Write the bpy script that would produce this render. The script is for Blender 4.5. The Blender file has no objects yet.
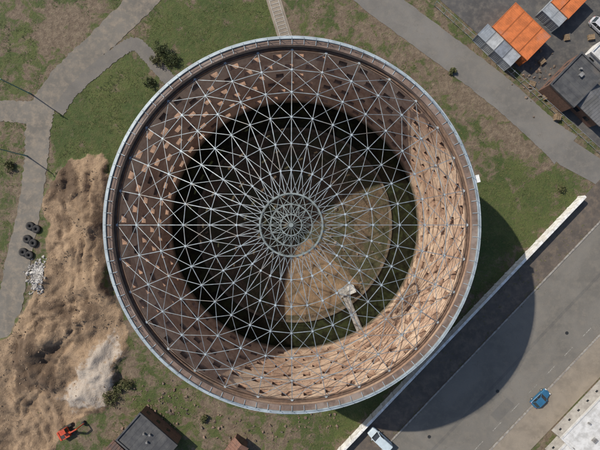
import bpy, math, random
import numpy as np
from mathutils import Vector, Matrix
random.seed(7); rng=np.random.default_rng(7)
SC=bpy.context.scene
SC.view_settings.view_transform='Standard'; SC.view_settings.look='None'; SC.view_settings.exposure=0
D=83.0; F=413.0; S=F/D; CX=1.1
def P(px,py,z=0.0):
    """site-plan units -> metres (z = level the point was surveyed at)"""
    k=(D-z)/F
    return ((px-300)*k+CX,(225-py)*k)
# ---------------------------------------------------------------- materials
def new_mat(name):
    m=bpy.data.materials.new(name); m.use_nodes=True
    nt=m.node_tree; b=nt.nodes['Principled BSDF']
    return m,nt,b
def N(nt,t,**kw):
    n=nt.nodes.new(t)
    for k,v in kw.items(): setattr(n,k,v)
    return n
def L(nt,a,b): nt.links.new(a,b)
def coords(nt,kind='Object'):
    if kind=='UV': return N(nt,'ShaderNodeTexCoord').outputs['UV']
    return N(nt,'ShaderNodeNewGeometry').outputs['Position'] if kind=='World' else N(nt,'ShaderNodeTexCoord').outputs['Object']
def noise(nt,co,scale,detail=4,rough=.6,sx=None,dist=0):
    if sx:
        mp=N(nt,'ShaderNodeMapping'); mp.inputs['Scale'].default_value=sx; L(nt,co,mp.inputs['Vector']); co=mp.outputs['Vector']
    n=N(nt,'ShaderNodeTexNoise'); n.inputs['Scale'].default_value=scale; n.inputs['Detail'].default_value=min(detail,4)
    n.inputs['Roughness'].default_value=rough; n.inputs['Distortion'].default_value=dist
    L(nt,co,n.inputs['Vector']); return n.outputs['Fac']
def ramp(nt,f,lo,hi):
    r=N(nt,'ShaderNodeMapRange'); r.interpolation_type='SMOOTHSTEP'
    r.inputs['From Min'].default_value=lo; r.inputs['From Max'].default_value=hi
    L(nt,f,r.inputs['Value']); return r.outputs['Result']
def mixc(nt,f,a,b,mode='MIX'):
    m=N(nt,'ShaderNodeMix',data_type='RGBA',blend_type=mode)
    if isinstance(f,(int,float)): m.inputs['Factor'].default_value=f
    else: L(nt,f,m.inputs['Factor'])
    for s,v in (('A',a),('B',b)):
        sock=[i for i in m.inputs if i.name==s and i.type=='RGBA'][0]
        if isinstance(v,(tuple,list)): sock.default_value=(*v,1)
        else: L(nt,v,sock)
    return [o for o in m.outputs if o.type=='RGBA'][0]
def mth(nt,op,a,b=None,clamp=False):
    m=N(nt,'ShaderNodeMath',operation=op); m.use_clamp=clamp
    for i,v in enumerate((a,b)):
        if v is None: continue
        if isinstance(v,(int,float)): m.inputs[i].default_value=v
        else: L(nt,v,m.inputs[i])
    return m.outputs[0]
def bump(nt,b,h,dist=.1,strength=1.0):
    n=N(nt,'ShaderNodeBump'); n.inputs['Distance'].default_value=dist; n.inputs['Strength'].default_value=strength
    L(nt,h,n.inputs['Height']); L(nt,n.outputs['Normal'],b.inputs['Normal'])
_cache={}
def simple(name,c1,c2=None,scale=2.0,rough=.8,metal=0,bd=0.0,c3=None,lo=.35,hi=.65,world=False):
    if name in _cache: return _cache[name]
    m,nt,b=new_mat(name); co=coords(nt,'World' if world else 'Object')
    if c2 is None: c2=tuple(x*.8 for x in c1)
    f=noise(nt,co,scale,5,.65); c=mixc(nt,ramp(nt,f,lo,hi),c1,c2)
    if c3:
        f2=noise(nt,co,scale*.23,4,.6); c=mixc(nt,ramp(nt,f2,.5,.68),c,c3)
    L(nt,c,b.inputs['Base Color']); b.inputs['Roughness'].default_value=rough; b.inputs['Metallic'].default_value=metal
    if bd: bump(nt,b,noise(nt,co,scale*4,4,.7),bd)
    _cache[name]=m; return m
def asphalt(name,base,dust,dustamt=.55,crack=.25,scale=.12):
    m,nt,b=new_mat(name); co=coords(nt,'World')
    big=noise(nt,co,scale,4,.55,dist=.6); mid=noise(nt,co,.7,5,.7); fine=noise(nt,co,9,3,.8)
    c=mixc(nt,ramp(nt,big,.3,.7),base,tuple(x*1.4 for x in base))
    c=mixc(nt,mth(nt,'MULTIPLY',ramp(nt,mid,.4,.7),dustamt),c,dust)
    c=mixc(nt,mth(nt,'MULTIPLY',ramp(nt,fine,.35,.8),.4),c,tuple(x*.5 for x in base))
    v=N(nt,'ShaderNodeTexVoronoi'); v.inputs['Scale'].default_value=.07; L(nt,co,v.inputs['Vector'])
    sep=N(nt,'ShaderNodeSeparateColor'); L(nt,v.outputs['Color'],sep.inputs[0])
    c=mixc(nt,mth(nt,'MULTIPLY',ramp(nt,sep.outputs[0],.5,.9),.14),c,tuple(x*.6 for x in base))
    if crack:
        wn=N(nt,'ShaderNodeTexNoise'); wn.inputs['Scale'].default_value=.9; wn.inputs['Detail'].default_value=4; L(nt,co,wn.inputs['Vector'])
        sc_=N(nt,'ShaderNodeVectorMath',operation='SCALE'); sc_.inputs['Scale'].default_value=3.0; L(nt,wn.outputs['Color'],sc_.inputs[0])
        add=N(nt,'ShaderNodeVectorMath',operation='ADD'); L(nt,co,add.inputs[0]); L(nt,sc_.outputs[0],add.inputs[1])
        v2=N(nt,'ShaderNodeTexVoronoi',feature='DISTANCE_TO_EDGE'); v2.inputs['Scale'].default_value=.2; L(nt,add.outputs[0],v2.inputs['Vector'])
        k=mth(nt,'SUBTRACT',1.0,ramp(nt,v2.outputs['Distance'],.003,.016))
        c=mixc(nt,mth(nt,'MULTIPLY',mth(nt,'MULTIPLY',k,crack),ramp(nt,mid,.4,.6)),c,tuple(x*.4 for x in base))
    L(nt,c,b.inputs['Base Color']); b.inputs['Roughness'].default_value=.9
    bump(nt,b,fine,.02); return m
# ---------------------------------------------------------------- mesh builder
class MB:
    def __init__(s): s.v=[]; s.f=[]; s.m=[]
    def add(s,vs,fs,mi=0):
        o=len(s.v); s.v+= [tuple(v) for v in vs]; s.f+=[tuple(i+o for i in f) for f in fs]; s.m+=[mi]*len(fs)
    def box(s,c,d,rot=0,mi=0,M=None):
        hx,hy,hz=d[0]/2,d[1]/2,d[2]/2
        vs=[Vector((x,y,z)) for x in(-hx,hx) for y in(-hy,hy) for z in(-hz,hz)]
        R=M if M is not None else Matrix.Rotation(rot,3,'Z')
        vs=[R@v+Vector(c) for v in vs]
        s.add(vs,[(0,1,3,2),(4,6,7,5),(0,4,5,1),(2,3,7,6),(0,2,6,4),(1,5,7,3)],mi)
    def beam(s,a,b,w,h=None,mi=0):
        a=Vector(a); b=Vector(b); h=h or w; d=b-a; l=d.length
        if l<1e-6: return
        d/=l; up=Vector((0,0,1)) if abs(d.z)<.95 else Vector((1,0,0))
        x=d.cross(up).normalized(); y=x.cross(d)
        M=Matrix((d,x,y)).transposed(); s.box((a+b)/2,(l,w,h),M=M,mi=mi)
    def ring(s,r0,r1,z0,z1,n=192,mi=0,a0=0,a1=2*math.pi,c=(0,0)):
        full=abs(a1-a0-2*math.pi)<1e-6; k=n if full else n+1
        vs=[]
        for i in range(k):
            a=a0+(a1-a0)*i/n; ca,sa=math.cos(a),math.sin(a)
            for r,z in((r0,z0),(r1,z0),(r1,z1),(r0,z1)): vs.append((c[0]+r*ca,c[1]+r*sa,z))
        fs=[]
        for i in range(n):
            j=(i+1)%k
            for q in range(4):
                p=(q+1)%4; fs.append((i*4+q,j*4+q,j*4+p,i*4+p))
        if not full: fs+=[(0,1,2,3),(k*4-1,k*4-2,k*4-3,k*4-4)]
        s.add(vs,fs,mi)
    def cyl(s,a,b,r,n=12,mi=0,r2=None,cap=True):
        a=Vector(a); b=Vector(b); d=(b-a).normalized(); up=Vector((0,0,1)) if abs(d.z)<.9 else Vector((1,0,0))
        x=d.cross(up).normalized(); y=d.cross(x); r2=r if r2 is None else r2; vs=[]
        for i in range(n):
            t=2*math.pi*i/n; o=x*math.cos(t)+y*math.sin(t); vs+=[a+o*r,b+o*r2]
        fs=[(2*i,2*((i+1)%n),2*((i+1)%n)+1,2*i+1) for i in range(n)]
        if cap: fs+=[tuple(2*i for i in range(n))[::-1],tuple(2*i+1 for i in range(n))]
        s.add(vs,fs,mi)
    def loft(s,secs,mi=0,cap=True):
        n=len(secs[0]); vs=[v for q in secs for v in q]; fs=[]
        for i in range(len(secs)-1):
            for j in range(n):
                k=(j+1)%n; fs.append((i*n+j,i*n+k,(i+1)*n+k,(i+1)*n+j))
        if cap: fs+=[tuple(range(n))[::-1],tuple((len(secs)-1)*n+j for j in range(n))]
        s.add(vs,fs,mi)
    def obj(s,name,mats,parent=None,smooth=False,loc=None,rot=0,bevel=0):
        me=bpy.data.meshes.new(name); me.from_pydata(s.v,[],s.f)
        for m in mats: me.materials.append(m)
        if len(mats)>1: me.polygons.foreach_set('material_index',s.m)
        import bmesh as B
        bm=B.new(); bm.from_mesh(me); B.ops.recalc_face_normals(bm,faces=bm.faces); bm.to_mesh(me); bm.free()
        if smooth: me.polygons.foreach_set('use_smooth',[True]*len(me.polygons))
        o=bpy.data.objects.new(name,me); SC.collection.objects.link(o)
        if parent: o.parent=parent
        if loc is not None: o.location=loc
        o.rotation_euler[2]=rot
        if bevel:
            b=o.modifiers.new('b','BEVEL'); b.width=bevel; b.segments=2; b.limit_method='ANGLE'
        return o
def empty(name,loc=(0,0,0),rot=0):
    e=bpy.data.objects.new(name,None); SC.collection.objects.link(e); e.location=loc; e.rotation_euler[2]=rot; return e
def sheet(name,pts,z,mat,parent=None):
    m=MB(); m.add([(x,y,z) for x,y in pts],[tuple(range(len(pts)))]); return m.obj(name,[mat],parent)
# ---------------------------------------------------------------- numpy noise
def vnoise(x,y,cell,seed):
    g=np.random.default_rng(seed).random((256,256)); u=x/cell; v=y/cell
    i=np.floor(u).astype(int); j=np.floor(v).astype(int); fu=u-i; fv=v-j; fu=fu*fu*(3-2*fu); fv=fv*fv*(3-2*fv)
    a=g[i%256,j%256]; b=g[(i+1)%256,j%256]; c=g[i%256,(j+1)%256]; d=g[(i+1)%256,(j+1)%256]
    return (a*(1-fu)+b*fu)*(1-fv)+(c*(1-fu)+d*fu)*fv
def fbm(x,y,cell,seed,o=4):
    r=0;a=1;t=0
    for k in range(o): r=r+a*vnoise(x*math.cos(k)+y*math.sin(k)+k*17.3,y*math.cos(k)-x*math.sin(k)-k*9.1,cell/2**k,seed+k); t+=a; a*=.5
    return r/t
def polymask(x,y,poly,w):
    pts=np.array([P(*p) for p in poly]); n=len(pts); ins=np.zeros(x.shape,bool); dm=np.full(x.shape,1e9)
    for i in range(n):
        x1,y1=pts[i]; x2,y2=pts[(i+1)%n]
        c=((y1>y)!=(y2>y)); xi=(x2-x1)*(y-y1)/((y2-y1) if abs(y2-y1)>1e-9 else 1e-9)+x1
        ins^= c&(x<xi)
        dx,dy=x2-x1,y2-y1; t=np.clip(((x-x1)*dx+(y-y1)*dy)/(dx*dx+dy*dy),0,1)
        dm=np.minimum(dm,np.hypot(x-x1-t*dx,y-y1-t*dy))
    sd=np.where(ins,dm,-dm); q=np.clip(sd/(2*w)+.5,0,1); return q*q*(3-2*q)
# ---------------------------------------------------------------- GROUND
xs=np.concatenate([-np.geomspace(4000,66,22),np.arange(-64,67,.35),np.geomspace(69,4000,22)])
ys=np.concatenate([-np.geomspace(4000,52,22),np.arange(-50,50.2,.35),np.geomspace(52,4000,22)])
X,Y=np.meshgrid(xs,ys,indexing='ij'); R=np.hypot(X,Y)
wx=X+(fbm(X,Y,5,50)-.5)*5; wy=Y+(fbm(X,Y,5,60)-.5)*5
sand=np.zeros_like(X)
for pl,w in [([(70,152),(98,150),(112,170),(104,230),(112,300),(128,345),(118,390),(85,420),(60,440),(50,470),(-40,480),(-20,370),(8,330),(25,300),(45,285),(48,240),(48,200)],1.2)]:
    sand=np.maximum(sand,polymask(wx,wy,pl,w))
white=polymask(wx,wy,[(112,325),(126,350),(122,385),(95,405),(72,412),(60,400),(80,370),(100,340)],2.0)
dark=np.zeros_like(X)
for pl,w,a in [([(50,168),(70,160),(82,185),(66,205),(48,195)],1.2,1),([(12,345),(38,325),(62,350),(55,392),(20,392)],1.8,1),([(92,190),(106,190),(114,300),(98,290)],1,.8),
   ([(35,300),(60,290),(100,300),(70,335),(35,330)],2,.7),([(-10,400),(30,395),(50,440),(40,470),(-20,470)],3,.4),([(52,205),(70,215),(66,270),(50,280)],1.5,.5),([(100,395),(130,385),(120,430),(90,450),(70,430)],2,.9)]:
    dark=np.maximum(dark,a*polymask(wx,wy,pl,w))
grass=np.full_like(X,.5)
def G(pl,val,w=1.5):
    global grass
    m=polymask(wx,wy,pl,w); grass=grass*(1-m)+val*m
G([(-60,-60),(130,-60),(90,35),(40,75),(-60,95)],.66,2)
G([(45,10),(95,5),(85,40),(55,58),(35,45)],.1,2.5)
G([(-10,-10),(30,-10),(22,14),(-10,16)],.35,2.5)
G([(150,0),(275,0),(285,42),(200,60),(160,75),(145,35)],.92,1)
G([(60,90),(120,60),(160,90),(125,150),(105,170),(70,160),(52,170),(50,120)],.95,1.2)
G([(300,-20),(350,-20),(470,80),(580,180),(560,205),(520,200),(470,160),(430,90),(380,50),(300,40)],.56,2)
G([(330,-30),(365,-10),(560,160),(545,175),(430,80),(370,40)],.3,2)
G([(475,185),(500,165),(560,170),(585,185),(560,215),(470,300),(465,250)],.85,2)
G([(475,190),(500,205),(520,235),(500,255),(478,240)],1.0,1.5)
G([(340,440),(470,310),(440,320),(300,410),(260,412),(200,400),(150,370),(130,390),(150,460),(320,470)],.68,2)
G([(320,415),(390,385),(360,420),(330,440)],1.0,1.5)
G([(190,395),(290,425),(300,450),(200,450)],.42,3)
G([(400,-30),(430,-30),(620,155),(600,165),(570,145)],.5,1)
G([(-30,150),(25,150),(18,215),(0,300),(-40,300)],.5,1.5)
G([(590,100),(640,130),(640,180),(590,180)],.3,2)
relief=np.zeros_like(X)
relief+= sand*( (fbm(X,Y,8,3,5)-.35)*2.6+ (fbm(wx*1.0,wy*.45,2.6,9,5)-.5)*1.9 )
def heap(px,py,r,h,seed,st=1.0,rot=0):
    global relief
    cx,cy=P(px,py); dx=X-cx; dy=Y-cy; c,s_=math.cos(rot),math.sin(rot); u=(dx*c+dy*s_)/st; v=-dx*s_+dy*c
    q=np.clip(1-np.hypot(u,v)/r*(.5+1.0*fbm(X,Y,2.5,seed)),0,1); relief+=h*q*(1+.9*(fbm(X,Y,1.6,seed+5)-.5))
heap(62,178,3,2.0,11,1.3); heap(85,200,4,1.6,12,1.5,1.3); heap(40,345,4,2.2,13,1.6,.8); heap(95,355,5,1.7,14,1.3,.7); heap(105,280,3,1.4,15,2,1.5); heap(72,250,3.5,1.2,16); heap(48,375,3.5,2.0,17,1.2); heap(80,395,3,1.4,18); heap(38,276,2.8,1.0,19,1.2); heap(95,225,2.5,1.4,20,1.8,1.4); heap(80,320,3.5,1.3,22,1.4,.5); heap(110,375,3,1.4,23)
for (ax,ay,bx,by) in [(60,165,75,330),(75,330,20,420),(20,330,60,430),(90,300,30,320),(10,380,50,440),(85,170,92,300)]:
    for off in(-1,1):
        a=np.array(P(ax,ay)); b=np.array(P(bx,by)); d=(b-a)/np.linalg.norm(b-a); n=np.array([-d[1],d[0]])
        u=(wx-a[0])*d[0]+(wy-a[1])*d[1]; v=(wx-a[0])*n[0]+(wy-a[1])*n[1]-off
        relief-=.35*sand*np.exp(-(v/.38)**2)*((u>0)&(u<np.linalg.norm(b-a)))
Z=relief*np.clip(sand*1.5,0,1)-.07*(fbm(X,Y,1.6,30,3))*(1-sand)-.01
far=(np.abs(X)>70)|(np.abs(Y)>54); Z[far]=-.03
Z[R<25.3]=-3.2
nx,ny=X.shape
me=bpy.data.meshes.new('ground'); me.vertices.add(nx*ny)
me.vertices.foreach_set('co',np.stack([X,Y,Z],-1).reshape(-1).astype(np.float32))
ii,jj=np.meshgrid(np.arange(nx-1),np.arange(ny-1),indexing='ij'); a=(ii*ny+jj).reshape(-1)
q=np.stack([a,a+ny,a+ny+1,a+1],-1); nf=len(q)
me.loops.add(nf*4); me.loops.foreach_set('vertex_index',q.reshape(-1).astype(np.int32))
me.polygons.add(nf); me.polygons.foreach_set('loop_start',(np.arange(nf)*4).astype(np.int32)); me.update(calc_edges=True)
for nm,arr in(('sand',sand),('grass',grass),('white',white),('dark',dark)):
    at=me.attributes.new(nm,'FLOAT','POINT'); at.data.foreach_set('value',arr.reshape(-1).astype(np.float32))
me.polygons.foreach_set('use_smooth',[True]*nf)
ground=bpy.data.objects.new('ground',me); SC.collection.objects.link(ground)
m,nt,b=new_mat('ground_soil_grass'); co=coords(nt,'World')
A=lambda n: N(nt,'ShaderNodeAttribute',attribute_name=n).outputs['Fac']
n1=noise(nt,co,.12,4,.6,dist=.4); n2=noise(nt,co,.9,4,.72); n3=noise(nt,co,6,4,.75); n4=noise(nt,co,.35,4,.68,dist=.5)
soil=mixc(nt,ramp(nt,n2,.35,.7),(.125,.09,.06),(.22,.168,.115)); soil=mixc(nt,mth(nt,'MULTIPLY',ramp(nt,n3,.45,.7),.55),soil,(.055,.042,.028))
gr=mixc(nt,ramp(nt,n1,.35,.65),(.048,.075,.016),(.085,.105,.026)); gr=mixc(nt,mth(nt,'MULTIPLY',ramp(nt,n2,.42,.7),.6),gr,(.12,.105,.042)); gr=mixc(nt,mth(nt,'MULTIPLY',ramp(nt,n3,.42,.68),.65),gr,(.020,.030,.008))
gf=mth(nt,'ADD',A('grass'),mth(nt,'MULTIPLY',mth(nt,'SUBTRACT',mth(nt,'ADD',mth(nt,'MULTIPLY',n4,.65),mth(nt,'MULTIPLY',n2,.35)),.5),3.6))
c=mixc(nt,ramp(nt,gf,.35,.75),soil,gr)
sn=mixc(nt,ramp(nt,n4,.38,.62),(.34,.235,.145),(.22,.15,.092)); sn=mixc(nt,mth(nt,'MULTIPLY',ramp(nt,n3,.42,.68),.5),sn,(.12,.08,.05))
sn=mixc(nt,ramp(nt,mth(nt,'ADD',A('dark'),mth(nt,'MULTIPLY',mth(nt,'SUBTRACT',mth(nt,'ADD',mth(nt,'MULTIPLY',n2,.5),mth(nt,'MULTIPLY',n4,.5)),.47),3.2)),.3,1.0),sn,(.115,.075,.046))
sn=mixc(nt,ramp(nt,mth(nt,'ADD',A('white'),mth(nt,'MULTIPLY',mth(nt,'SUBTRACT',n2,.5),2.2)),.4,1.0),sn,(.40,.34,.28))
sf=mth(nt,'ADD',A('sand'),mth(nt,'MULTIPLY',mth(nt,'SUBTRACT',n2,.5),1.2))
c=mixc(nt,ramp(nt,sf,.35,.65),c,sn)
L(nt,c,b.inputs['Base Color']); b.inputs['Roughness'].default_value=.95
bump(nt,b,mth(nt,'ADD',mth(nt,'MULTIPLY',n2,.6),mth(nt,'MULTIPLY',n3,.25)),.55)
me.materials.append(m)
def sample(arr,x,y):
    i=np.clip(np.searchsorted(xs,x),0,nx-1); j=np.clip(np.searchsorted(ys,y),0,ny-1); return arr[i,j]
# ---------------------------------------------------------------- ROADS
A_left=asphalt('dusty_asphalt',(.125,.113,.096),(.25,.205,.155),.85)
A_road=asphalt('road_asphalt',(.125,.117,.106),(.19,.17,.145),.6)
A_street=asphalt('street_asphalt',(.125,.115,.10),(.19,.168,.138),.65)
A_yard=asphalt('yard_asphalt',(.055,.053,.052),(.15,.135,.115),.65)
kerbm=simple('kerb_stone',(.30,.28,.25),(.19,.17,.15),1.5)
def cat(pts,sub=8):
    pts=[np.array(p,float) for p in pts]; pts=[2*pts[0]-pts[1]]+pts+[2*pts[-1]-pts[-2]]; out=[]
    for i in range(1,len(pts)-2):
        for k in range(sub):
            t=k/sub; p0,p1,p2,p3=pts[i-1:i+3]
            out.append(.5*((2*p1)+(-p0+p2)*t+(2*p0-5*p1+4*p2-p3)*t*t+(-p0+3*p1-3*p2+p3)*t**3))
    out.append(pts[-2]); return out
def ribbon(name,pts,z,mat,jit=.0,sub=18):
    c=cat(pts,sub); m=MB(); Ls=[];Rs=[]
    for i,p in enumerate(c):
        a=c[max(i-1,0)]; b_=c[min(i+1,len(c)-1)]; d=b_[:2]-a[:2]; d/=np.linalg.norm(d); n=np.array([-d[1],d[0]])
        w=p[2]/2; l=p[:2]+n*(w+random.uniform(-jit,jit)); r=p[:2]-n*(w+random.uniform(-jit,jit)); Ls.append(P(*l)); Rs.append(P(*r))
    vs=[]
    for l,r in zip(Ls,Rs): vs+=[(*l,z),(*r,z)]
    m.add(vs,[(2*i,2*i+1,2*i+3,2*i+2) for i in range(len(Ls)-1)]); return m.obj(name,[mat])
ribbon('access_road',[(190,-60,28),(150,-8,27),(105,37,25),(68,72,24),(45,103,25),(38,130,25),(36,160,23),(29,210,23),(16,270,24),(4,330,25),(-20,400,28),(-60,500,30)],.012,A_left,1.0)
ribbon('side_road',[(-80,108,20),(-10,110,20),(20,112,22),(45,112,24)],.016,A_left,.8)
ribbon('footpath',[(58,112,12),(72,92,12),(95,70,13),(118,52,13),(134,44,13),(148,55,14),(162,72,13),(178,88,12)],.020,asphalt('path_asphalt',(.12,.11,.098),(.20,.175,.14),.5),.8)
ribbon('service_road',[(330,-45,32),(376,-2,32),(440,46,31),(500,92,31),(548,135,31),(566,150,36)],.012,A_road,.5)
sheet('forecourt',[P(*p) for p in [(545,150),(572,140),(640,185),(640,215),(592,182),(560,165)]],.008,A_road)
sheet('yard',[P(*p) for p in [(432,-20),(440,0),(520,72),(608,156),(760,300),(760,-150),(420,-150)]],.012,A_yard)
def ST(o,t): return P(.724*o-.69*t,.69*o+.724*t)
def strip(name,o1,o2,t1,t2,z,mat): return sheet(name,[ST(o1,t1),ST(o2,t1),ST(o2,t2),ST(o1,t2)],z,mat)
pav=asphalt('old_pavement',(.075,.062,.052),(.17,.13,.095),.75,scale=.3)
strip('pavement',558,586,-700,700,.012,pav)
strip('street',588,664,-700,700,.012,A_street)
slab=asphalt('sidewalk_slabs',(.19,.16,.125),(.27,.225,.17),.65,scale=.3)
strip('sidewalk',666,694,-700,700,.11,slab)
k=MB()
for o_ in(587,665):
    for t in range(-600,600,8):
        a=ST(o_,t); b_=ST(o_,t+7.8); k.beam((*a,.04),(*b_,.04),.28,.24)
k.obj('street_kerb',[kerbm])
paint=simple('road_paint',(.38,.36,.32),(.15,.14,.12),3,.8,lo=.35,hi=.6,world=True)
mk=MB()
for t in range(-560,560,26):
    a=ST(653.6,t); b_=ST(653.6,t+12); c0=ST(654.2,t+12); d0=ST(654.2,t); mk.add([(*q_,.018) for q_ in(a,b_,c0,d0)],[(0,1,2,3)])
mk.obj('road_marking',[paint])
pt_=asphalt('trench_patch',(.105,.098,.088),(.165,.148,.122),.6)
pm_=MB()
for (o1,o2,t1,t2) in [(622,625,-260,60),(602,605,60,190),(641,652,-62,-38)]:
    pm_.add([(*ST(o,t),.016) for o,t in((o1,t1),(o2,t1),(o2,t2),(o1,t2))],[(0,1,2,3)])
pm_.obj('asphalt_repair',[pt_])
dc=MB()
for o_,t in((630,-60),(612,20),(640,-150),(628,100)):
    x,y=ST(o_,t); dc.cyl((x,y,.013),(x,y,.024),.35,20)
dc.obj('manhole_cover',[simple('cast_iron',(.05,.05,.05),(.03,.03,.03),5,.6,.5)])
wm=simple('white_wall_paint',(.74,.73,.70),(.50,.48,.45),1.2,.8,c3=(.58,.54,.47))
w=MB(); 
a=Vector((*ST(555,-256),0)); e=Vector((*ST(555,330),0)); d=(e-a); n=int(d.length/3); ang=math.atan2(d.y,d.x)
for i in range(n):
    p=a+d*(i+.5)/n; w.box((p.x,p.y,.8),(d.length/n-.02,.3,2.2),ang); w.box((p.x,p.y,1.97),(d.length/n-.05,.5,.14),ang)
for i in range(n+1):
    p=a+d*i/n; w.box((p.x,p.y,.85),(.4,.46,2.24),ang)
w.obj('boundary_wall',[wm],bevel=.02)
# ---------------------------------------------------------------- GASOMETER
gas=empty('gasometer')
RI,RO=24.9,25.75; ZB,ZT=-3.0,26.0
def brick(name,lightc,darkc,plaster,pl_lo,pl_hi,soot=.5):
    m,nt,b=new_mat(name); co=coords(nt,'UV')
    br=N(nt,'ShaderNodeTexBrick'); br.inputs['Scale'].default_value=1.0; br.inputs['Brick Width'].default_value=.27; br.inputs['Row Height'].default_value=.09
    br.inputs['Mortar Size'].default_value=.008; br.inputs['Color1'].default_value=(*lightc,1); br.inputs['Color2'].default_value=(*darkc,1); br.inputs['Mortar'].default_value=(.34,.30,.26,1)
    L(nt,co,br.inputs['Vector']); c=br.outputs['Color']
    st=noise(nt,co,.5,5,.7,sx=(1,.22,1)); pat=noise(nt,co,.16,5,.65,dist=.3); fi=noise(nt,co,2.2,5,.75); blk=noise(nt,co,1.0,3,.5,sx=(.9,.35,1))
    c=mixc(nt,ramp(nt,pat,pl_lo,pl_hi),c,plaster)
    c=mixc(nt,mth(nt,'MULTIPLY',ramp(nt,blk,.45,.6),.4),c,tuple(x*.7 for x in lightc))
    c=mixc(nt,mth(nt,'MULTIPLY',ramp(nt,st,.52,.75),soot),c,(.13,.08,.055))
    c=mixc(nt,mth(nt,'MULTIPLY',ramp(nt,fi,.45,.75),.6),c,tuple(min(.70,x*1.25) for x in plaster))
    sep=N(nt,'ShaderNodeSeparateXYZ'); L(nt,co,sep.inputs[0])
    wet=mth(nt,'SUBTRACT',1.0,ramp(nt,mth(nt,'ADD',sep.outputs['Y'],mth(nt,'MULTIPLY',st,2)),.2,2.4))
    c=mixc(nt,mth(nt,'MULTIPLY',wet,.85),c,(.045,.045,.025))
    top=ramp(nt,mth(nt,'ADD',sep.outputs['Y'],mth(nt,'MULTIPLY',st,.8)),24.9,25.4)
    c=mixc(nt,mth(nt,'MULTIPLY',top,.5),c,(.18,.105,.07))
    L(nt,c,b.inputs['Base Color']); b.inputs['Roughness'].default_value=.92; bump(nt,b,fi,.06); return m
M_in=brick('interior_brick',(.52,.31,.20),(.42,.235,.15),(.64,.47,.34),.38,.60,.5)
M_out=brick('exterior_brick',(.27,.12,.07),(.20,.085,.05),(.30,.16,.10),.5,.8)
NC=48; th=[]
for i in range(NC):
    for q_ in(0,.38,.5,.88): th.append((i+q_)/NC*2*math.pi)
WH=1.3
rows=[2.2,6.1,10.0,13.9,17.8,21.6]; zs=[ZB]
for z in rows: zs+=[z,z+WH]
zs+=[24.6,ZT]; zs=np.array(zs); infill=[]
def wall():
    n=len(th); K=len(zs); V_=[];Fc=[];Fuv=[];mi=[]
    idx={}
    def vid(s,i,k):
        key=(s,i%n,k)
        if key not in idx:
            r=RI if s==0 else RO; a=th[i%n]; idx[key]=len(V_); V_.append((r*math.cos(a),r*math.sin(a),zs[k]))
        return idx[key]
    def uv(i,k): return ((th[i%n]+(2*math.pi if i>=n else 0))*25,zs[k])
    def face(vs,uvs,m_): Fc.append(vs); Fuv.append(uvs); mi.append(m_)
    for i in range(n):
        for k in range(K-1):
            ww=False
            if k%2==1 and k<=2*len(rows)-1:
                row=(k-1)//2; ww=(i%4==0) if row%2==0 else (i%4==2)
            if not ww:
                face([vid(0,i,k),vid(0,i,k+1),vid(0,i+1,k+1),vid(0,i+1,k)],[uv(i,k),uv(i,k+1),uv(i+1,k+1),uv(i+1,k)],0)
                face([vid(1,i,k),vid(1,i+1,k),vid(1,i+1,k+1),vid(1,i,k+1)],[uv(i,k),uv(i+1,k),uv(i+1,k+1),uv(i,k+1)],1)
            else:
                u0,v0=uv(i,k);u1,v1=uv(i+1,k+1)
                face([vid(0,i,k),vid(0,i+1,k),vid(1,i+1,k),vid(1,i,k)],[(u0,v0),(u1,v0),(u1,v0-.8),(u0,v0-.8)],2)
                face([vid(0,i,k+1),vid(1,i,k+1),vid(1,i+1,k+1),vid(0,i+1,k+1)],[(u0,v1),(u0,v1+.8),(u1,v1+.8),(u1,v1)],0)
                face([vid(0,i,k),vid(1,i,k),vid(1,i,k+1),vid(0,i,k+1)],[(u0,v0),(u0+.8,v0),(u0+.8,v1),(u0,v1)],0)
                face([vid(0,i+1,k),vid(0,i+1,k+1),vid(1,i+1,k+1),vid(1,i+1,k)],[(u1,v0),(u1,v1),(u1+.8,v1),(u1+.8,v0)],0)
                infill.append(((th[i]+th[(i+1)%n])/2,zs[k]))
        face([vid(0,i,K-1),vid(1,i,K-1),vid(1,i+1,K-1),vid(0,i+1,K-1)],[uv(i,K-1)]*4,1)
    me=bpy.data.meshes.new('brick_wall'); me.from_pydata(V_,[],Fc)
    l=me.uv_layers.new(name='UVMap'); fl=[c for f in Fuv for u in f for c in u]; l.data.foreach_set('uv',fl)
    for m_ in(M_in,M_out,simple('sill_stone',(.34,.21,.14),(.19,.12,.085),2)): me.materials.append(m_)
    me.polygons.foreach_set('material_index',mi)
    o=bpy.data.objects.new('brick_wall',me); SC.collection.objects.link(o); o.parent=gas
wall()
m=MB()
for a,z in infill:
    dg_=(math.degrees(a)+180)%360-180
    if -140<dg_<75 or random.random()<.18:   # infill added to keep sunlight from passing through the openings
        m.box((25.42*math.cos(a),25.42*math.sin(a),z+WH/2),(.2,1.23,WH-.02),a)
m.obj('light_block_infill',[simple('dark_infill',(.17,.10,.07),(.08,.05,.04),1.5)],gas)
steel=simple('grey_blue_steel',(.31,.355,.38),(.20,.225,.24),1.5,.55,.2,c3=(.22,.195,.17))
steel2=simple('pale_steel',(.40,.46,.49),(.27,.31,.33),.8,.5,.2)
rust=simple('rusty_steel',(.16,.10,.07),(.09,.06,.045),1.2,.8,.1)
cop=simple('coping_brick',(.18,.125,.10),(.11,.078,.062),.9,.9,bd=.03,c3=(.24,.19,.16))
m=MB(); m.ring(24.8,25.56,26.003,26.15); m.obj('coping',[cop],gas)
m=MB(); m.ring(25.58,25.98,25.95,26.32); m.obj('gutter',[steel2],gas)
m=MB(); m.ring(24.55,24.8,24.9,25.25); m.ring(24.2,24.3,25.3,25.42); m.obj('ring_beam',[rust],gas)
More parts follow.
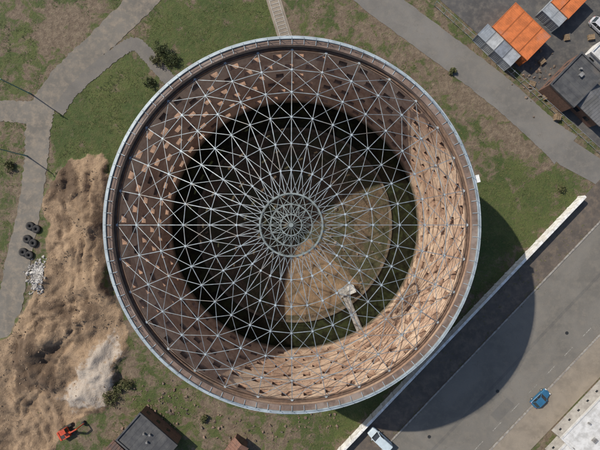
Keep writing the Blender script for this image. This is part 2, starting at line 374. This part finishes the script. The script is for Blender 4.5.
m=MB(); m.ring(25.753,25.95,24.3,24.7); m.ring(25.753,25.9,12.6,12.9); m.ring(25.753,26.0,-.5,.9)
for i in range(NC):
    a=(i+.44)/NC*2*math.pi; m.box((25.82*math.cos(a),25.82*math.sin(a),12.4),(.3,.3,23.7),a)
m.obj('pilasters_and_cornice',[simple('ext_brick_trim',(.22,.10,.06),(.16,.07,.045),2)],gas)
m=MB()
for i in range(96):
    a=i/96*2*math.pi; ca,sa=math.cos(a),math.sin(a)
    m.box((25.53*ca,25.53*sa,26.62),(.05,.05,.9),a); m.box((25.2*ca,25.2*sa,26.2),(.62,.08,.08),a)
m.ring(25.5,25.545,27.05,27.09); m.ring(25.5,25.54,26.6,26.64); m.obj('rim_railing',[steel2],gas)
m=MB()
for ri,z in enumerate(rows):
    for i in range(NC):
        a=((i+.19) if ri%2==0 else (i+.69))/NC*2*math.pi; m.box((24.87*math.cos(a),24.87*math.sin(a),z-.1),(.22,1.5,.14),a)
m.obj('window_sills',[simple('sill_brick',(.40,.27,.19),(.26,.16,.11),2)],gas)
# dome
NR=32; BASE=24.4; ZBASE=25.25; RISE=6.2; RS=(BASE**2+RISE**2)/(2*RISE)
def dz(r): return ZBASE+RISE-RS+math.sqrt(RS*RS-r*r)
hoops=[3.9,6.9,10.4,14.0,17.6,21.1,24.4]
def node(h,i): 
    a=2*math.pi*i/NR; r=hoops[h]; return Vector((r*math.cos(a),r*math.sin(a),dz(r)))
m=MB(); g=MB(); dg=MB()
for i in range(NR):
    for h in range(len(hoops)):
        A_,B_=node(h,i),node(h,i+1); m.beam(A_,B_,.07,.12)
        if h<len(hoops)-1:
            C_,D_=node(h+1,i),node(h+1,i+1)
            m.beam(A_,C_,.09,.2)
            dg.beam(A_+Vector((0,0,-.03)),D_+Vector((0,0,-.03)),.055); dg.beam(B_+Vector((0,0,.04)),C_+Vector((0,0,.04)),.055)
        if h>0: g.cyl(A_+Vector((0,0,-.12)),A_+Vector((0,0,.12)),.15 if h<6 else .2,8)
m.obj('dome_ribs',[steel],gas); dg.obj('dome_bracing',[steel],gas); g.obj('gusset_plates',[steel2],gas)
hub=MB(); z0=dz(3.9)
hub.ring(3.82,4.02,z0-.9,z0-.6,64); hub.ring(3.82,4.02,z0-.05,z0+.3,64)
for rr,zz in((2.6,.35),(1.3,.6)):
    hub.ring(rr-.06,rr+.06,z0+zz-.1,z0+zz+.06,48); hub.ring(rr-.05,rr+.05,z0-.9,z0-.78,48)
for i in range(32):
    a=2*math.pi*i/32
    pt=lambda r,t,z: Vector((r*math.cos(t),r*math.sin(t),z))
    hub.beam(pt(3.9,a,z0-.8),pt(3.9,a,z0+.2),.08); 
    if i%2==0:
        c_=2*math.pi*(i+2)/32
        hub.beam(pt(3.9,a,z0+.1),pt(.35,a,z0+.75),.08); hub.beam(pt(3.9,a,z0-.8),pt(.35,a,z0-.8),.06)
        hub.beam(pt(3.9,a,z0+.1),pt(2.6,c_,z0+.36),.06); hub.beam(pt(3.9,c_,z0+.1),pt(2.6,a,z0+.36),.06)
        hub.beam(pt(2.6,a,z0+.36),pt(1.3,c_,z0+.6),.06); hub.beam(pt(2.6,c_,z0+.36),pt(1.3,a,z0+.6),.06)
        hub.beam(pt(3.9,a+.1,z0-.8),pt(1.3,c_+.1,z0-.85),.05)
hub.cyl((0,0,z0-.9),(0,0,z0+.9),.3,16); hub.obj('crown_hub',[simple('hub_steel',(.22,.255,.25),(.12,.14,.137),1.5,.6,.2)],gas)
# interior floor
mo,nt,b=new_mat('tank_floor_soil'); co=coords(nt,'World'); n1=noise(nt,co,.16,5,.6,dist=.5); n2=noise(nt,co,1.1,5,.7); n3=noise(nt,co,5,4,.75); n5=noise(nt,co,.4,4,.7,dist=.8)
c=mixc(nt,ramp(nt,n2,.35,.65),(.125,.083,.05),(.068,.047,.03)); c=mixc(nt,ramp(nt,n1,.40,.58),c,(.048,.050,.021)); c=mixc(nt,mth(nt,'MULTIPLY',ramp(nt,n5,.5,.62),.6),c,(.15,.11,.07)); c=mixc(nt,mth(nt,'MULTIPLY',ramp(nt,n3,.45,.7),.6),c,(.03,.027,.015))
L(nt,c,b.inputs['Base Color']); b.inputs['Roughness'].default_value=.9; bump(nt,b,n2,.3)
m=MB(); m.ring(.02,19.2,-3.1,-.72,128); m.obj('tank_floor',[mo],gas)
m=MB(); m.ring(19.203,19.75,-3.1,-.6,128); m.obj('tank_floor_kerb',[simple('old_concrete',(.15,.115,.08),(.07,.058,.037),.8,.9,bd=.03)],gas)
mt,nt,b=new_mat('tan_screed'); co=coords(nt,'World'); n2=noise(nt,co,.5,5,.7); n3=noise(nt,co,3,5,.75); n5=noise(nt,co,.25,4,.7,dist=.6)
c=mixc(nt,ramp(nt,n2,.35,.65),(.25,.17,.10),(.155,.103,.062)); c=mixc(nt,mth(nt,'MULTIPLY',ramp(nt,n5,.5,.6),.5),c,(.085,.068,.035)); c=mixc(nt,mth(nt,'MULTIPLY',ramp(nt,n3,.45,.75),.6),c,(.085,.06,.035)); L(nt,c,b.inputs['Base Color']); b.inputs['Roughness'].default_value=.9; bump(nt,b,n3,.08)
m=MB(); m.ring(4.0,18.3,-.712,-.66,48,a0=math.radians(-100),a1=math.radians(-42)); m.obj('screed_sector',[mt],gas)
mw,nt,b=new_mat('dark_water'); co=coords(nt,'World'); n1=noise(nt,co,.4,5,.7)
c=mixc(nt,ramp(nt,n1,.45,.65),(.008,.010,.005),(.024,.032,.012)); L(nt,c,b.inputs['Base Color']); b.inputs['Roughness'].default_value=.15
b.inputs['Specular IOR Level'].default_value=.3; bump(nt,b,noise(nt,co,3),.01)
m=MB(); m.ring(19.752,24.895,-3.05,-1.1,128); m.obj('water',[mw],gas)
fb=empty('footbridge'); fb.parent=gas
a=Vector((*P(344,292),-.45)); e=Vector((*P(366,346),-.45)); d=(e-a).normalized(); n_=Vector((-d.y,d.x,0)); ang=math.atan2(d.y,d.x)
pale=simple('weathered_grating',(.34,.33,.31),(.20,.19,.175),2,.7)
m=MB(); mid=(a+e)/2; m.box(mid,((e-a).length,1.1,.12),ang); p=a+n_*.3; m.box((p.x,p.y,-.2),(1.8,2.6,.25),ang)
m.box((p.x,p.y,.9),(.12,2.6,.1),ang)
for s_ in(-1,1):
    m.beam(a+n_*.6*s_+Vector((0,0,1.1)),e+n_*.6*s_+Vector((0,0,1.1)),.07)
    for t in range(8):
        q_=a.lerp(e,t/7)+n_*.6*s_; m.beam(q_-Vector((0,0,.1)),q_+Vector((0,0,1.1)),.06)
m.obj('deck_and_rails',[pale],fb)
m=MB(); q_=Vector((*P(351,289),0)); m.box((q_.x,q_.y,.1),(1.5,1.3,1.3),ang); m.box((q_.x,q_.y,.8),(1.65,1.45,.1),ang); m.obj('pump_box',[simple('pale_box',(.5,.5,.48),(.35,.35,.33),2)],fb,bevel=.03)
m=MB(); a_=math.radians(14); m.box((26.25*math.cos(a_),26.25*math.sin(a_),25.7),(.55,.9,1.0),a_); m.box((26.25*math.cos(a_),26.25*math.sin(a_),26.25),(.68,1.05,.07),a_); m.obj('hoist_box',[wm],gas,bevel=.02)
# ---------------------------------------------------------------- debris / plants
def rocks(name,pts,mat,parent=None):
    m=MB()
    for (x,y,z,s) in pts:
        vs=[]
        for q_ in range(8):
            v=Vector(((q_&1)-.5,((q_>>1)&1)-.5,((q_>>2)&1)-.5))*s; v+=Vector([random.uniform(-.3,.3)*s for _ in range(3)]); vs.append(v)
        Rm=Matrix.Rotation(random.random()*6,3,Vector((random.random(),random.random(),random.random())).normalized())
        m.add([Rm@v+Vector((x,y,z)) for v in vs],[(0,1,3,2),(4,6,7,5),(0,4,5,1),(2,3,7,6),(0,2,6,4),(1,5,7,3)])
    return m.obj(name,[mat],parent)
pts=[]
for _ in range(650):
    x,y=P(random.gauss(38,4.2),random.gauss(276,7)); pts.append((x,y,float(sample(Z,x,y))+.03,random.uniform(.1,.42)))
rocks('rubble_pile',pts,simple('white_rubble',(.46,.44,.41),(.24,.22,.20),.9,world=True))
pts=[]
for _ in range(3000):
    px_,py_=random.uniform(0,135),random.uniform(155,450); x,y=P(px_,py_)
    if sample(sand,x,y)>.6 and fbm(np.array([x]),np.array([y]),4,91)[0]>.52: pts.append((x,y,float(sample(Z,x,y)),random.choice([.05,.07,.1,.1,.15,.2])))
rocks('scattered_stones',pts,simple('stones',(.26,.19,.125),(.17,.12,.08),.9,world=True))
pts=[]
for _ in range(260):
    r=19*math.sqrt(random.random()); a=random.random()*6.28; pts.append((r*math.cos(a),r*math.sin(a),-.66,random.choice([.08,.12,.18,.3,.45])))
rocks('fallen_debris',pts,simple('floor_debris',(.22,.17,.12),(.09,.07,.05),.7,world=True),gas)
pts=[]
for _ in range(420):
    px_,py_=random.choice([(random.gauss(165,20),random.gauss(404,10)),(random.uniform(200,340),random.uniform(412,450)),(random.gauss(540,14),random.gauss(75,14)),(random.uniform(130,180),random.uniform(380,440))]); x,y=P(px_,py_)
    if math.hypot(x,y)>27: pts.append((x,y,.0,random.choice([.08,.1,.12,.18,.25,.4])))
rocks('brick_debris',pts,simple('debris',(.20,.13,.095),(.09,.075,.055),.6,world=True))
def leafy(name,items,mat):
    m=MB()
    for (x,y,z,s) in items:
        for _ in range(3):
            a=random.random()*6.28; t=random.uniform(.2,.9); l=s*random.uniform(.6,1.3); w_=s*.28
            dx,dy=math.cos(a),math.sin(a)
            m.add([(x-dy*w_,y+dx*w_,z),(x+dy*w_,y-dx*w_,z),(x+dx*l,y+dy*l,z+l*t)],[(0,1,2)])
    me=bpy.data.meshes.new(name); me.from_pydata(m.v,[],m.f); me.materials.append(mat); o=bpy.data.objects.new(name,me); SC.collection.objects.link(o); return o
gx=rng.uniform(-62,64,120000); gy=rng.uniform(-47,47,120000)
gm=sample(grass,gx,gy)*(1-sample(sand,gx,gy)); cl=fbm(gx,gy,2.0,77,3); keep=(gm+ (cl-.5)*2.4>.85)&(np.hypot(gx,gy)>26.3)
def onroad(x,y):
    px_=(x-CX)*S+300; py_=225-y*S; o_=px_*.724+py_*.69; bad=(o_>552)&(py_>180)
    bad|=(px_*.61-py_*.79>258)&(px_>400)
    bad|=(px_*.61-py_*.79>212)&(px_*.61-py_*.79<248)&(px_>330)
    return bad
keep&=~onroad(gx,gy)
roads=[[(150,-8),(105,37),(68,72),(45,103),(38,130),(36,160),(29,210),(16,270),(4,330)],[(-10,110),(45,112)],[(58,112),(72,92),(95,70),(118,52),(134,44),(148,55),(162,72),(178,88)],[(271,0),(284,40)]]
for rd,hw in zip(roads,(12,10,6.5,6)):
    for (x1,y1),(x2,y2) in zip(rd[:-1],rd[1:]):
        a=P(x1,y1); e=P(x2,y2); dx,dy=e[0]-a[0],e[1]-a[1]; t=np.clip(((gx-a[0])*dx+(gy-a[1])*dy)/(dx*dx+dy*dy),0,1)
        keep&=np.hypot(gx-a[0]-t*dx,gy-a[1]-t*dy)>hw/S
gx,gy=gx[keep][:36000],gy[keep][:36000]
leafm=simple('grass_blades',(.052,.080,.018),(.115,.115,.038),.5,.9,c3=(.032,.048,.011),world=True)
leafy('grass_tufts',[(x,y,-.05,random.uniform(.08,.26)) for x,y in zip(gx,gy)],leafm)
it=[]
for _ in range(2600):
    o_,t=random.choice([(random.gauss(559.5,1.2),random.uniform(-256,150)),(random.gauss(586,1.5),random.uniform(-256,200)),(random.uniform(560,586),random.uniform(-256,200)),(random.gauss(690,3),random.uniform(-120,60)),(random.gauss(550,2),random.uniform(-256,150))])
    x,y=ST(o_,t)
    if fbm(np.array([x]),np.array([y]),3,95)[0]>.48: it.append((x,y,.0,random.uniform(.08,.3)))
leafy('weeds',it,simple('weed_leaves',(.07,.08,.025),(.13,.11,.05),.8,.9,world=True))
def shrub(px_,py_,r,h,dark=True):
    x,y=P(px_,py_); e=empty('shrub',(x,y,0)); m=MB()
    for i in range(7):
        a=random.random()*6.28; m.cyl((0,0,-.05),(math.cos(a)*r*.6,math.sin(a)*r*.6,h*.7),.05,6,0,.015)
    m.obj('stems',[simple('bark',(.10,.07,.05),(.06,.045,.03),4)],e)
    m=MB(); cl=[(Vector((random.gauss(0,r*.45),random.gauss(0,r*.45),random.uniform(.25,.9)*h)),random.uniform(.25,.5)*r) for _ in range(16)]
    for c_,rr in cl:
        for _ in range(70):
            p=c_+Vector([random.gauss(0,rr*.5) for _ in range(3)]); p.z=max(p.z,.05)
            u=Vector([random.uniform(-1,1) for _ in range(3)]).normalized(); v=u.cross(Vector([random.uniform(-1,1) for _ in range(3)])).normalized(); s_=random.uniform(.07,.16)
            m.add([p-u*s_,p+v*s_*.6,p+u*s_,p-v*s_*.6],[(0,1,2,3)])
    me=bpy.data.meshes.new('foliage'); me.from_pydata(m.v,[],m.f)
    me.materials.append(simple('shrub_leaves_dark',(.035,.05,.015),(.07,.085,.025),1.5) if dark else simple('shrub_leaves_light',(.08,.09,.03),(.12,.11,.045),1.5))
    o=bpy.data.objects.new('foliage',me); SC.collection.objects.link(o); o.parent=e
for a in [(163,52,1.4,1.6,True),(172,62,1.2,1.4,True),(158,60,1.1,1.2,False),(150,82,.9,1.0,True),(112,398,1.5,1.2,False),(126,384,1.3,1.0,False),(118,388,1.0,.8,False),(205,418,1.0,.8,False),(452,72,.7,.8,False),(560,190,.8,.8,False),(12,165,1.0,1.0,False),(62,176,.8,1.0,True)]: shrub(*a)
tm=simple('rubber',(.02,.02,.02),(.035,.032,.03),3,.85)
for (px_,py_) in [(31,226),(37,229),(28,239),(34,243),(24,252),(30,255)]:
    x,y=P(px_,py_); e=empty('tractor_tyre',(x,y,.25),random.random()*3); m=MB(); n=24; secs=[]
    for i in range(n+1):
        a=2*math.pi*i/n; secs.append([(( .55+.27*math.cos(t))*math.cos(a),(.55+.27*math.cos(t))*math.sin(a),.25*math.sin(t)) for t in [k*math.pi/5 for k in range(10)]])
    m.loft(secs,cap=False)
    for i in range(n):
        a=2*math.pi*i/n; m.box((.8*math.cos(a),.8*math.sin(a),0),(.08,.07,.4),a)
    m.obj('tread',[tm],e); m=MB(); m.ring(.28,.34,-.18,.18,20); m.obj('bead',[tm],e)
e=empty('stepped_path',(0,0,0)); m=MB(); a=Vector((*P(270,-12),0)); b_=Vector((*P(286,40),0)); d=(b_-a).normalized(); n_=Vector((-d.y,d.x,0)); ang=math.atan2(d.y,d.x); Ln=(b_-a).length
m.box(((a+b_)/2)+Vector((0,0,.0)),(Ln,2.9,.08),ang); m.obj('gravel_bed',[slab],e)
m=MB()
for s_ in(-1,1): m.box((a+b_)/2+n_*1.45*s_*.62+Vector((0,0,.07)),(Ln,.10,.12),ang)
for i in range(int(Ln/.75)): m.box(a+d*(i*.75+.3)+Vector((0,0,.06)),(.1,1.75,.08),ang)
m.obj('edge_and_treads',[simple('pale_concrete',(.42,.40,.36),(.28,.26,.23),2)],e)
# ---------------------------------------------------------------- street lamps
lp=simple('green_lamp_paint',(.12,.25,.24),(.08,.17,.16),3,.5,.3)
for (px_,py_,h,ar) in [(31,94,8.6,2.6),(27,156,8.4,2.6)]:
    x,y=P(px_,py_); e=empty('street_lamp',(x,y,0),ar); m=MB(); m.cyl((0,0,-.1),(0,0,1),.16,12,0,.15); m.cyl((0,0,1),(0,0,h),.12,12,0,.09); m.cyl((0,0,h-.05),(1.2,0,h+.2),.06,8,0,.05); m.obj('post',[lp],e)
    m=MB(); m.box((1.5,0,h+.2),(.8,.32,.14)); m.obj('lamp_head',[steel2],e,bevel=.04)
# ---------------------------------------------------------------- vehicles
glass=simple('car_glass',(.015,.02,.025),(.02,.025,.03),2,.08)
def car(name,loc,rot,paint_c,Lc=4.3,W=1.78,Hc=1.5,van=False):
    e=empty(name,(*loc,.015),rot); pm=simple('paint_%.2f_%.2f'%(paint_c[0],paint_c[2]),paint_c,tuple(x*.85 for x in paint_c),1,.35)
    hw=W/2; hl=Lc/2; belt=.92 if not van else 1.1
    def sec(x,w_,zb,zt,r=.1):
        return [(x,-w_,zb+.12),(x,-w_*1.0,(zb+zt)/2),(x,-w_+.03,zt-r),(x,-w_+.14,zt),(x,w_-.14,zt),(x,w_-.03,zt-r),(x,w_,(zb+zt)/2),(x,w_,zb+.12),(x,w_-.1,zb),(x,-w_+.1,zb)]
    m=MB(); hood=belt-.12
    m.loft([sec(-hl,hw*.80,.32,.70),sec(-hl+.12,hw*.93,.25,belt-.05),sec(-hl+.5,hw,.2,belt),sec(-.3,hw,.2,belt),sec(hl*.42,hw,.2,belt),sec(hl-.75,hw*.98,.2,hood),sec(hl-.2,hw*.9,.25,hood-.1),sec(hl,hw*.72,.34,.6)])
    m.obj('body',[pm],e,smooth=False,bevel=.04)
    xr=-hl+(.12 if van else .3); xf=hl*.42 if not van else hl*.58; tr=xr+(.12 if van else .55); tf=xf-(.75 if not van else .7)
    g_=MB(); b1=hw-.10; t1=hw-.22; z1=belt-.03; z2=Hc-.04
    g_.add([(xr,-b1,z1),(xr,b1,z1),(xf,b1,z1),(xf,-b1,z1),(tr,-t1,z2),(tr,t1,z2),(tf,t1,z2),(tf,-t1,z2)],[(0,1,2,3),(4,7,6,5),(0,4,5,1),(1,5,6,2),(2,6,7,3),(3,7,4,0)])
    g_.obj('windows',[glass],e)
    r_=MB(); c_=(tr+tf)/2; r_.box((c_,0,Hc-.02),(tf-tr+.12,2*t1+.1,.07)); r_.obj('roof',[pm],e,bevel=.03)
    p_=MB()
    for s_ in(-1,1):
        for (xa,za,xb,zb,wa,wb) in[(xr,z1,tr,z2,b1,t1),(xf,z1,tf,z2,b1,t1)]: p_.beam((xa,s_*wa,za),(xb,s_*wb,zb),.09)
        for fr in((.5,) if not van else(.35,.62)): xm=xr+(xf-xr)*fr; p_.beam((xm,s_*b1,z1),(tr+(tf-tr)*fr,s_*t1,z2),.07)
        p_.box((xf-.25,s_*(hw+.08),belt+.06),(.14,.2,.13))
    if van:
        for s_ in(-1,1): p_.box((xr+(xf-xr)*.3,s_*(b1-.07),(z1+z2)/2),((xf-xr)*.55,.1,(z2-z1)*.98))
    p_.obj('pillars_and_mirrors',[pm],e)
    w_=MB()
    for x in(-hl*.62,hl*.64):
        for s_ in(-1,1): w_.cyl((x,s_*(hw-.2),.31),(x,s_*(hw+.01),.31),.32,20,0); w_.cyl((x,s_*(hw+.01),.31),(x,s_*(hw+.02),.31),.19,12,1)
    w_.obj('wheels',[tm,steel2],e)
    l_=MB()
    for s_ in(-1,1): l_.box((hl-.1,s_*(hw*.66),.66),(.18,.3,.12)); l_.box((-hl+.06,s_*(hw*.76),.72),(.1,.25,.16),mi=1)
    l_.obj('lights',[simple('lamp_glass',(.7,.7,.68),None,2,.1),simple('tail_red',(.35,.02,.02),None,2,.2)],e)
    return e
def ang_px(x1,y1,x2,y2): return math.atan2(-(y2-y1),x2-x1)
car('parked_car',P(538.5,397),ang_px(530,405,547,389),(.03,.12,.22),4.2,1.8,1.5)
car('parked_van',P(379,437),ang_px(390,448,368,428),(.50,.58,.62),5.2,1.95,1.95,van=True)
car('parked_car',P(597,28),ang_px(590,20,605,34),(.5,.5,.52))
# excavator
e=empty('excavator',(*P(68,431),.25),.5); om=simple('orange_red_paint',(.50,.07,.025),(.36,.05,.02),2,.5); dk=simple('dark_steel',(.03,.03,.03),(.06,.05,.04),3,.6)
e.location.z=float(sample(Z,e.location.x,e.location.y))
m=MB()
for s_ in(-1,1):
    prof=[]
    for i in range(20):
        t=2*math.pi*i/20; prof.append((math.copysign(1.05,math.cos(t))+.38*math.cos(t),.38+.38*math.sin(t)))
    m.loft([[(x,s_*.85-.22,z) for x,z in prof],[(x,s_*.85+.22,z) for x,z in prof]])
    for i in range(14): m.box((-1.2+i*.19,s_*.85,.775),(.09,.46,.05))
m.box((0,0,.55),(1.6,1.3,.4)); m.obj('tracks',[dk],e)
m=MB(); m.cyl((0,0,.76),(0,0,.9),.55,20,1); m.box((-.35,0,1.25),(2.0,1.9,.7)); m.box((-1.2,0,1.3),(.35,1.8,.85)); m.box((-.7,-.3,1.62),(.9,.9,.06),mi=1); m.obj('upper_body',[om,dk],e,bevel=.08)
m=MB(); m.box((.25,.55,1.95),(1.1,.8,.85)); m.obj('cab_glass',[glass],e); m=MB(); m.box((.25,.55,2.41),(1.2,.9,.07))
for x in(-.3,.8):
    for y in(.14,.96): m.beam((x,y,1.55),(x,y,2.4),.07)
m.beam((.6,-.1,1.3),(2.0,-.1,2.9),.26,.34); m.beam((2.0,-.1,2.9),(3.3,-.1,2.7),.24,.3); m.beam((3.3,-.1,2.7),(3.9,-.1,1.1),.2,.26); m.obj('cab_and_boom',[om],e,bevel=.03)
m=MB(); m.loft([[(3.7+.35*math.cos(t)*1.0,y,.7+.4*math.sin(t)) for t in np.linspace(.4,5.2,10)] for y in(-.5,.3)]); m.beam((.9,-.1,1.3),(2.0,-.1,2.5),.1); m.obj('bucket',[dk],e)
# ---------------------------------------------------------------- containers
def container(px_,py_,rot,Lc,Wc,H,col,z=0,name='shipping_container'):
    x,y=P(px_,py_,H); e=empty(name,(x,y,z+.02),rot); cm=simple('cont_%.2f%.2f%.2f'%col,col,tuple(c*.7 for c in col),.8,.6,.1,c3=tuple(c*.5+.09 for c in col),world=True)
    m=MB()
    def side(p,q_,nrm,n):
        d=(q_-p); vs=[]
        for i in range(n*4+1):
            o_=.04 if (i%4) in(1,2) else 0; a=p+d*i/(n*4)+nrm*o_; vs+=[(a.x,a.y,.12),(a.x,a.y,H-.1)]
        m.add(vs,[(2*i,2*i+2,2*i+3,2*i+1) for i in range(n*4)])
    hx,hy=Lc/2-.06,Wc/2-.06; c_=[Vector((-hx,-hy,0)),Vector((hx,-hy,0)),Vector((hx,hy,0)),Vector((-hx,hy,0))]
    nr=[Vector((0,-1,0)),Vector((1,0,0)),Vector((0,1,0)),Vector((-1,0,0))]
    for i in range(4): side(c_[i],c_[(i+1)%4],-nr[i],int((c_[i]-c_[(i+1)%4]).length/.28))
    m.box((0,0,.06),(Lc,Wc,.1)); m.box((0,0,H-.08),(Lc-.1,Wc-.1,.05))
    nr_=int(Lc/.35)
    for i in range(nr_): m.box((-Lc/2+(i+.5)*Lc/nr_,0,H-.045),(.12,Wc-.25,.03))
    m.obj('corrugated_shell',[cm],e); m=MB()
    for sx in(-1,1):
        for sy in(-1,1): m.box((sx*(Lc/2-.07),sy*(Wc/2-.07),H/2),(.15,.15,H))
        m.box((sx*(Lc/2-.06),0,H-.05),(.12,Wc-.3,.12))
    for sy in(-1,1): m.box((0,sy*(Wc/2-.06),H-.05),(Lc-.3,.12,.12)); m.beam((Lc/2+.01,sy*.3,.2),(Lc/2+.01,sy*.3,H-.2),.04)
    m.obj('frame',[simple('contf_%.2f%.2f%.2f'%col,tuple(c*.8 for c in col),None,1,.5)],e)
ra=ang_px(515,3,550,37); rb=ra-math.pi/2
ux,uy=35/49,34/49
for i in range(4):
    t=-18.4+12.25*i; container(521.5+ux*t,31.5+uy*t,rb,6.6,2.42 if i!=1 else 2.38,2.9,(.58,.17,.05))
for i in range(4):
    t=-17+11.5*i; container(499+ux*t,45+uy*t,ra,2.3,2.9,2.6,[(.30,.33,.36),(.45,.46,.46),(.22,.24,.27),(.36,.38,.40)][i])
for i in range(2): container(585-8+ux*(i*12-14),4+uy*(i*12-14),rb,6.4,2.42,2.8,(.58,.17,.05))
for i in range(2): container(558+ux*(i*12-4),8+uy*(i*12-4),rb,5,2.3,2.6,(.33,.35,.37))
# ---------------------------------------------------------------- buildings
def building(name,cpx,cpy,Lb,Wb,H,rot,roofm,wallm,pitched=False,extras=0,ws=1.1):
    x,y=P(cpx,cpy,H); e=empty(name,(x,y,0),rot)
    m=MB(); m.box((0,0,H/2-.25),(Lb,Wb,H+.5)); m.obj('walls',[wallm],e)
    m=MB()
    if pitched:
        o_=.35; hl,hw=Lb/2+o_,Wb/2+o_; rz=H+Wb*.22
        m.add([(-hl,-hw,H-.05),(hl,-hw,H-.05),(hl,0,rz),(-hl,0,rz),(-hl,hw,H-.05),(hl,hw,H-.05),(-hl,-hw,H+.1),(hl,-hw,H+.1),(hl,0,rz+.15),(-hl,0,rz+.15),(-hl,hw,H+.1),(hl,hw,H+.1)],
              [(6,7,8,9),(9,8,11,10),(0,3,2,1),(3,4,5,2),(0,1,7,6),(4,10,11,5),(0,6,9,3),(3,9,10,4),(1,2,8,7),(2,5,11,8)])
        for i in range(int(Lb/.6)): xx=-hl+.3+i*.6; m.beam((xx,-hw,H+.13),(xx,0,rz+.18),.06); m.beam((xx,hw,H+.13),(xx,0,rz+.18),.06)
    else:
        m.box((0,0,H+.03),(Lb-.1,Wb-.1,.06))
        for s_ in(-1,1): m.box((0,s_*(Wb/2-.05),H+.15),(Lb+.2,.3,.36)); m.box((s_*(Lb/2-.05),0,H+.148),(.3,Wb-.42,.35))
        for i in range(int(Lb/1.1)): m.box((-Lb/2+.8+i*1.1,0,H+.07),(.07,Wb-.5,.03))
    m.obj('roof',[roofm],e)
    m=MB()
    for i in range(max(1,int(Lb/2.6))):
        for s_ in(-1,1):
            m.box((-Lb/2+1.3+i*2.6,s_*(Wb/2+.005),H*.5),(ws,.06,ws*.9))
    m.obj('windows',[glass],e); m=MB(); m.box((Lb/2+.01,0,1),(.08,1.1,2.05)); m.obj('door',[rust],e)
    m=MB()
    for i in range(extras):
        xx,yy=random.uniform(-Lb*.35,Lb*.35),random.uniform(-Wb*.35,Wb*.35)
        if random.random()<.5: m.cyl((xx,yy,H),(xx,yy,H+.6),.2,12)
        else: m.box((xx,yy,H+.3),(.8,.6,.5)); m.box((xx,yy,H+.57),(.9,.7,.05))
    if extras: m.obj('roof_vents',[simple('vent_metal',(.22,.22,.22),(.14,.13,.12),2)],e)
darkroof=simple('bitumen_roof',(.045,.046,.05),(.08,.08,.08),.5,.9,c3=(.12,.10,.085),bd=.03); greyroof=simple('grey_roof',(.13,.13,.135),(.08,.08,.08),.5,.8,c3=(.18,.16,.14))
brk=simple('red_brick',(.17,.09,.065),(.11,.065,.045),3); wr=simple('white_roof',(.60,.59,.57),(.40,.39,.37),.6,.7,c3=(.48,.46,.42))
building('workshop',577,80,8.5,6.2,4,ra+math.pi/2,darkroof,brk,False,2)
building('shed',597,104,6,5,3,ra,greyroof,brk,True)
building('site_hut',606,55,5,3.4,2.8,ra,wr,wm,False,1)
building('brick_house',147,442,9.5,7,3.2,ang_px(145,405,185,440)+.0,darkroof,brk,False,3,.8)
building('garage',118,464,7,5,3.0,ang_px(145,408,190,450),simple('rust_roof',(.17,.09,.06),(.10,.07,.06),.8),brk,True)
building('garden_shed',236,450,3.0,2.8,2.4,.9,simple('tile_roof',(.20,.10,.065),(.13,.07,.05),2),brk,True,0,.7)
building('market_hall',604,426,15,9,2.9,ang_px(*(0,0),69,-72),wr,simple('grey_render',(.40,.38,.35),(.28,.26,.24),1),False,8,.5)
building('annex',570,453,5.5,4,2.6,ang_px(0,0,69,-72),wr,simple('grey_render',(.4,.38,.35)),False,2,.5)
f=MB(); a=Vector((*P(434,6),0)); e_=Vector((*P(606,160),0)); n=int((e_-a).length/2.5)
for i in range(n+1):
    p=a.lerp(e_,i/n); f.box((p.x,p.y,.9),(.07,.07,1.9))
for z in(.3,1.75): f.beam(a+Vector((0,0,z)),e_+Vector((0,0,z)),.045)
f.obj('yard_fence',[steel],None)
pm=simple('timber',(.28,.20,.12),(.16,.11,.07),3)
for (px_,py_) in [(532,84),(545,97),(541,62),(556,118),(590,38),(566,38)]:
    x,y=P(px_,py_); e=empty('pallet_stack',(x,y,.02),random.random()*3); m=MB()
    for l_ in range(random.randint(2,6)):
        z=l_*.15
        for i in range(3): m.box((0,-.45+i*.45,z+.05),(1.2,.1,.08))
        for i in range(6): m.box((-.52+i*.208,0,z+.11),(.12,1.0,.025))
    m.obj('boards',[pm],e)
# ---------------------------------------------------------------- LIGHT, SKY, CAMERA
el=math.radians(44); az=math.atan2(-78,112)
dirv=Vector((math.cos(az)*math.cos(el),math.sin(az)*math.cos(el),-math.sin(el)))
s=bpy.data.lights.new('sun','SUN'); s.energy=4.9; s.angle=math.radians(.5); s.color=(1,.93,.82)
so=bpy.data.objects.new('sun',s); SC.collection.objects.link(so); so.rotation_euler=dirv.to_track_quat('-Z','Y').to_euler(); so.location=(-60,50,80)
W=bpy.data.worlds.new('World'); SC.world=W; W.use_nodes=True; nt=W.node_tree; bg=nt.nodes['Background']
sky=nt.nodes.new('ShaderNodeTexSky'); sky.sky_type='NISHITA'; sky.sun_disc=False; sky.sun_elevation=el; sky.sun_rotation=math.atan2(-dirv.x,-dirv.y)
nt.links.new(sky.outputs[0],bg.inputs['Color']); bg.inputs['Strength'].default_value=.13
cd=bpy.data.cameras.new('camera'); cd.sensor_width=36; cd.lens=F/600*36; cd.clip_end=9000; cd.clip_start=.5
cam=bpy.data.objects.new('camera',cd); SC.collection.objects.link(cam); cam.location=(CX,0,D); cam.rotation_euler=(0,0,0); SC.camera=cam
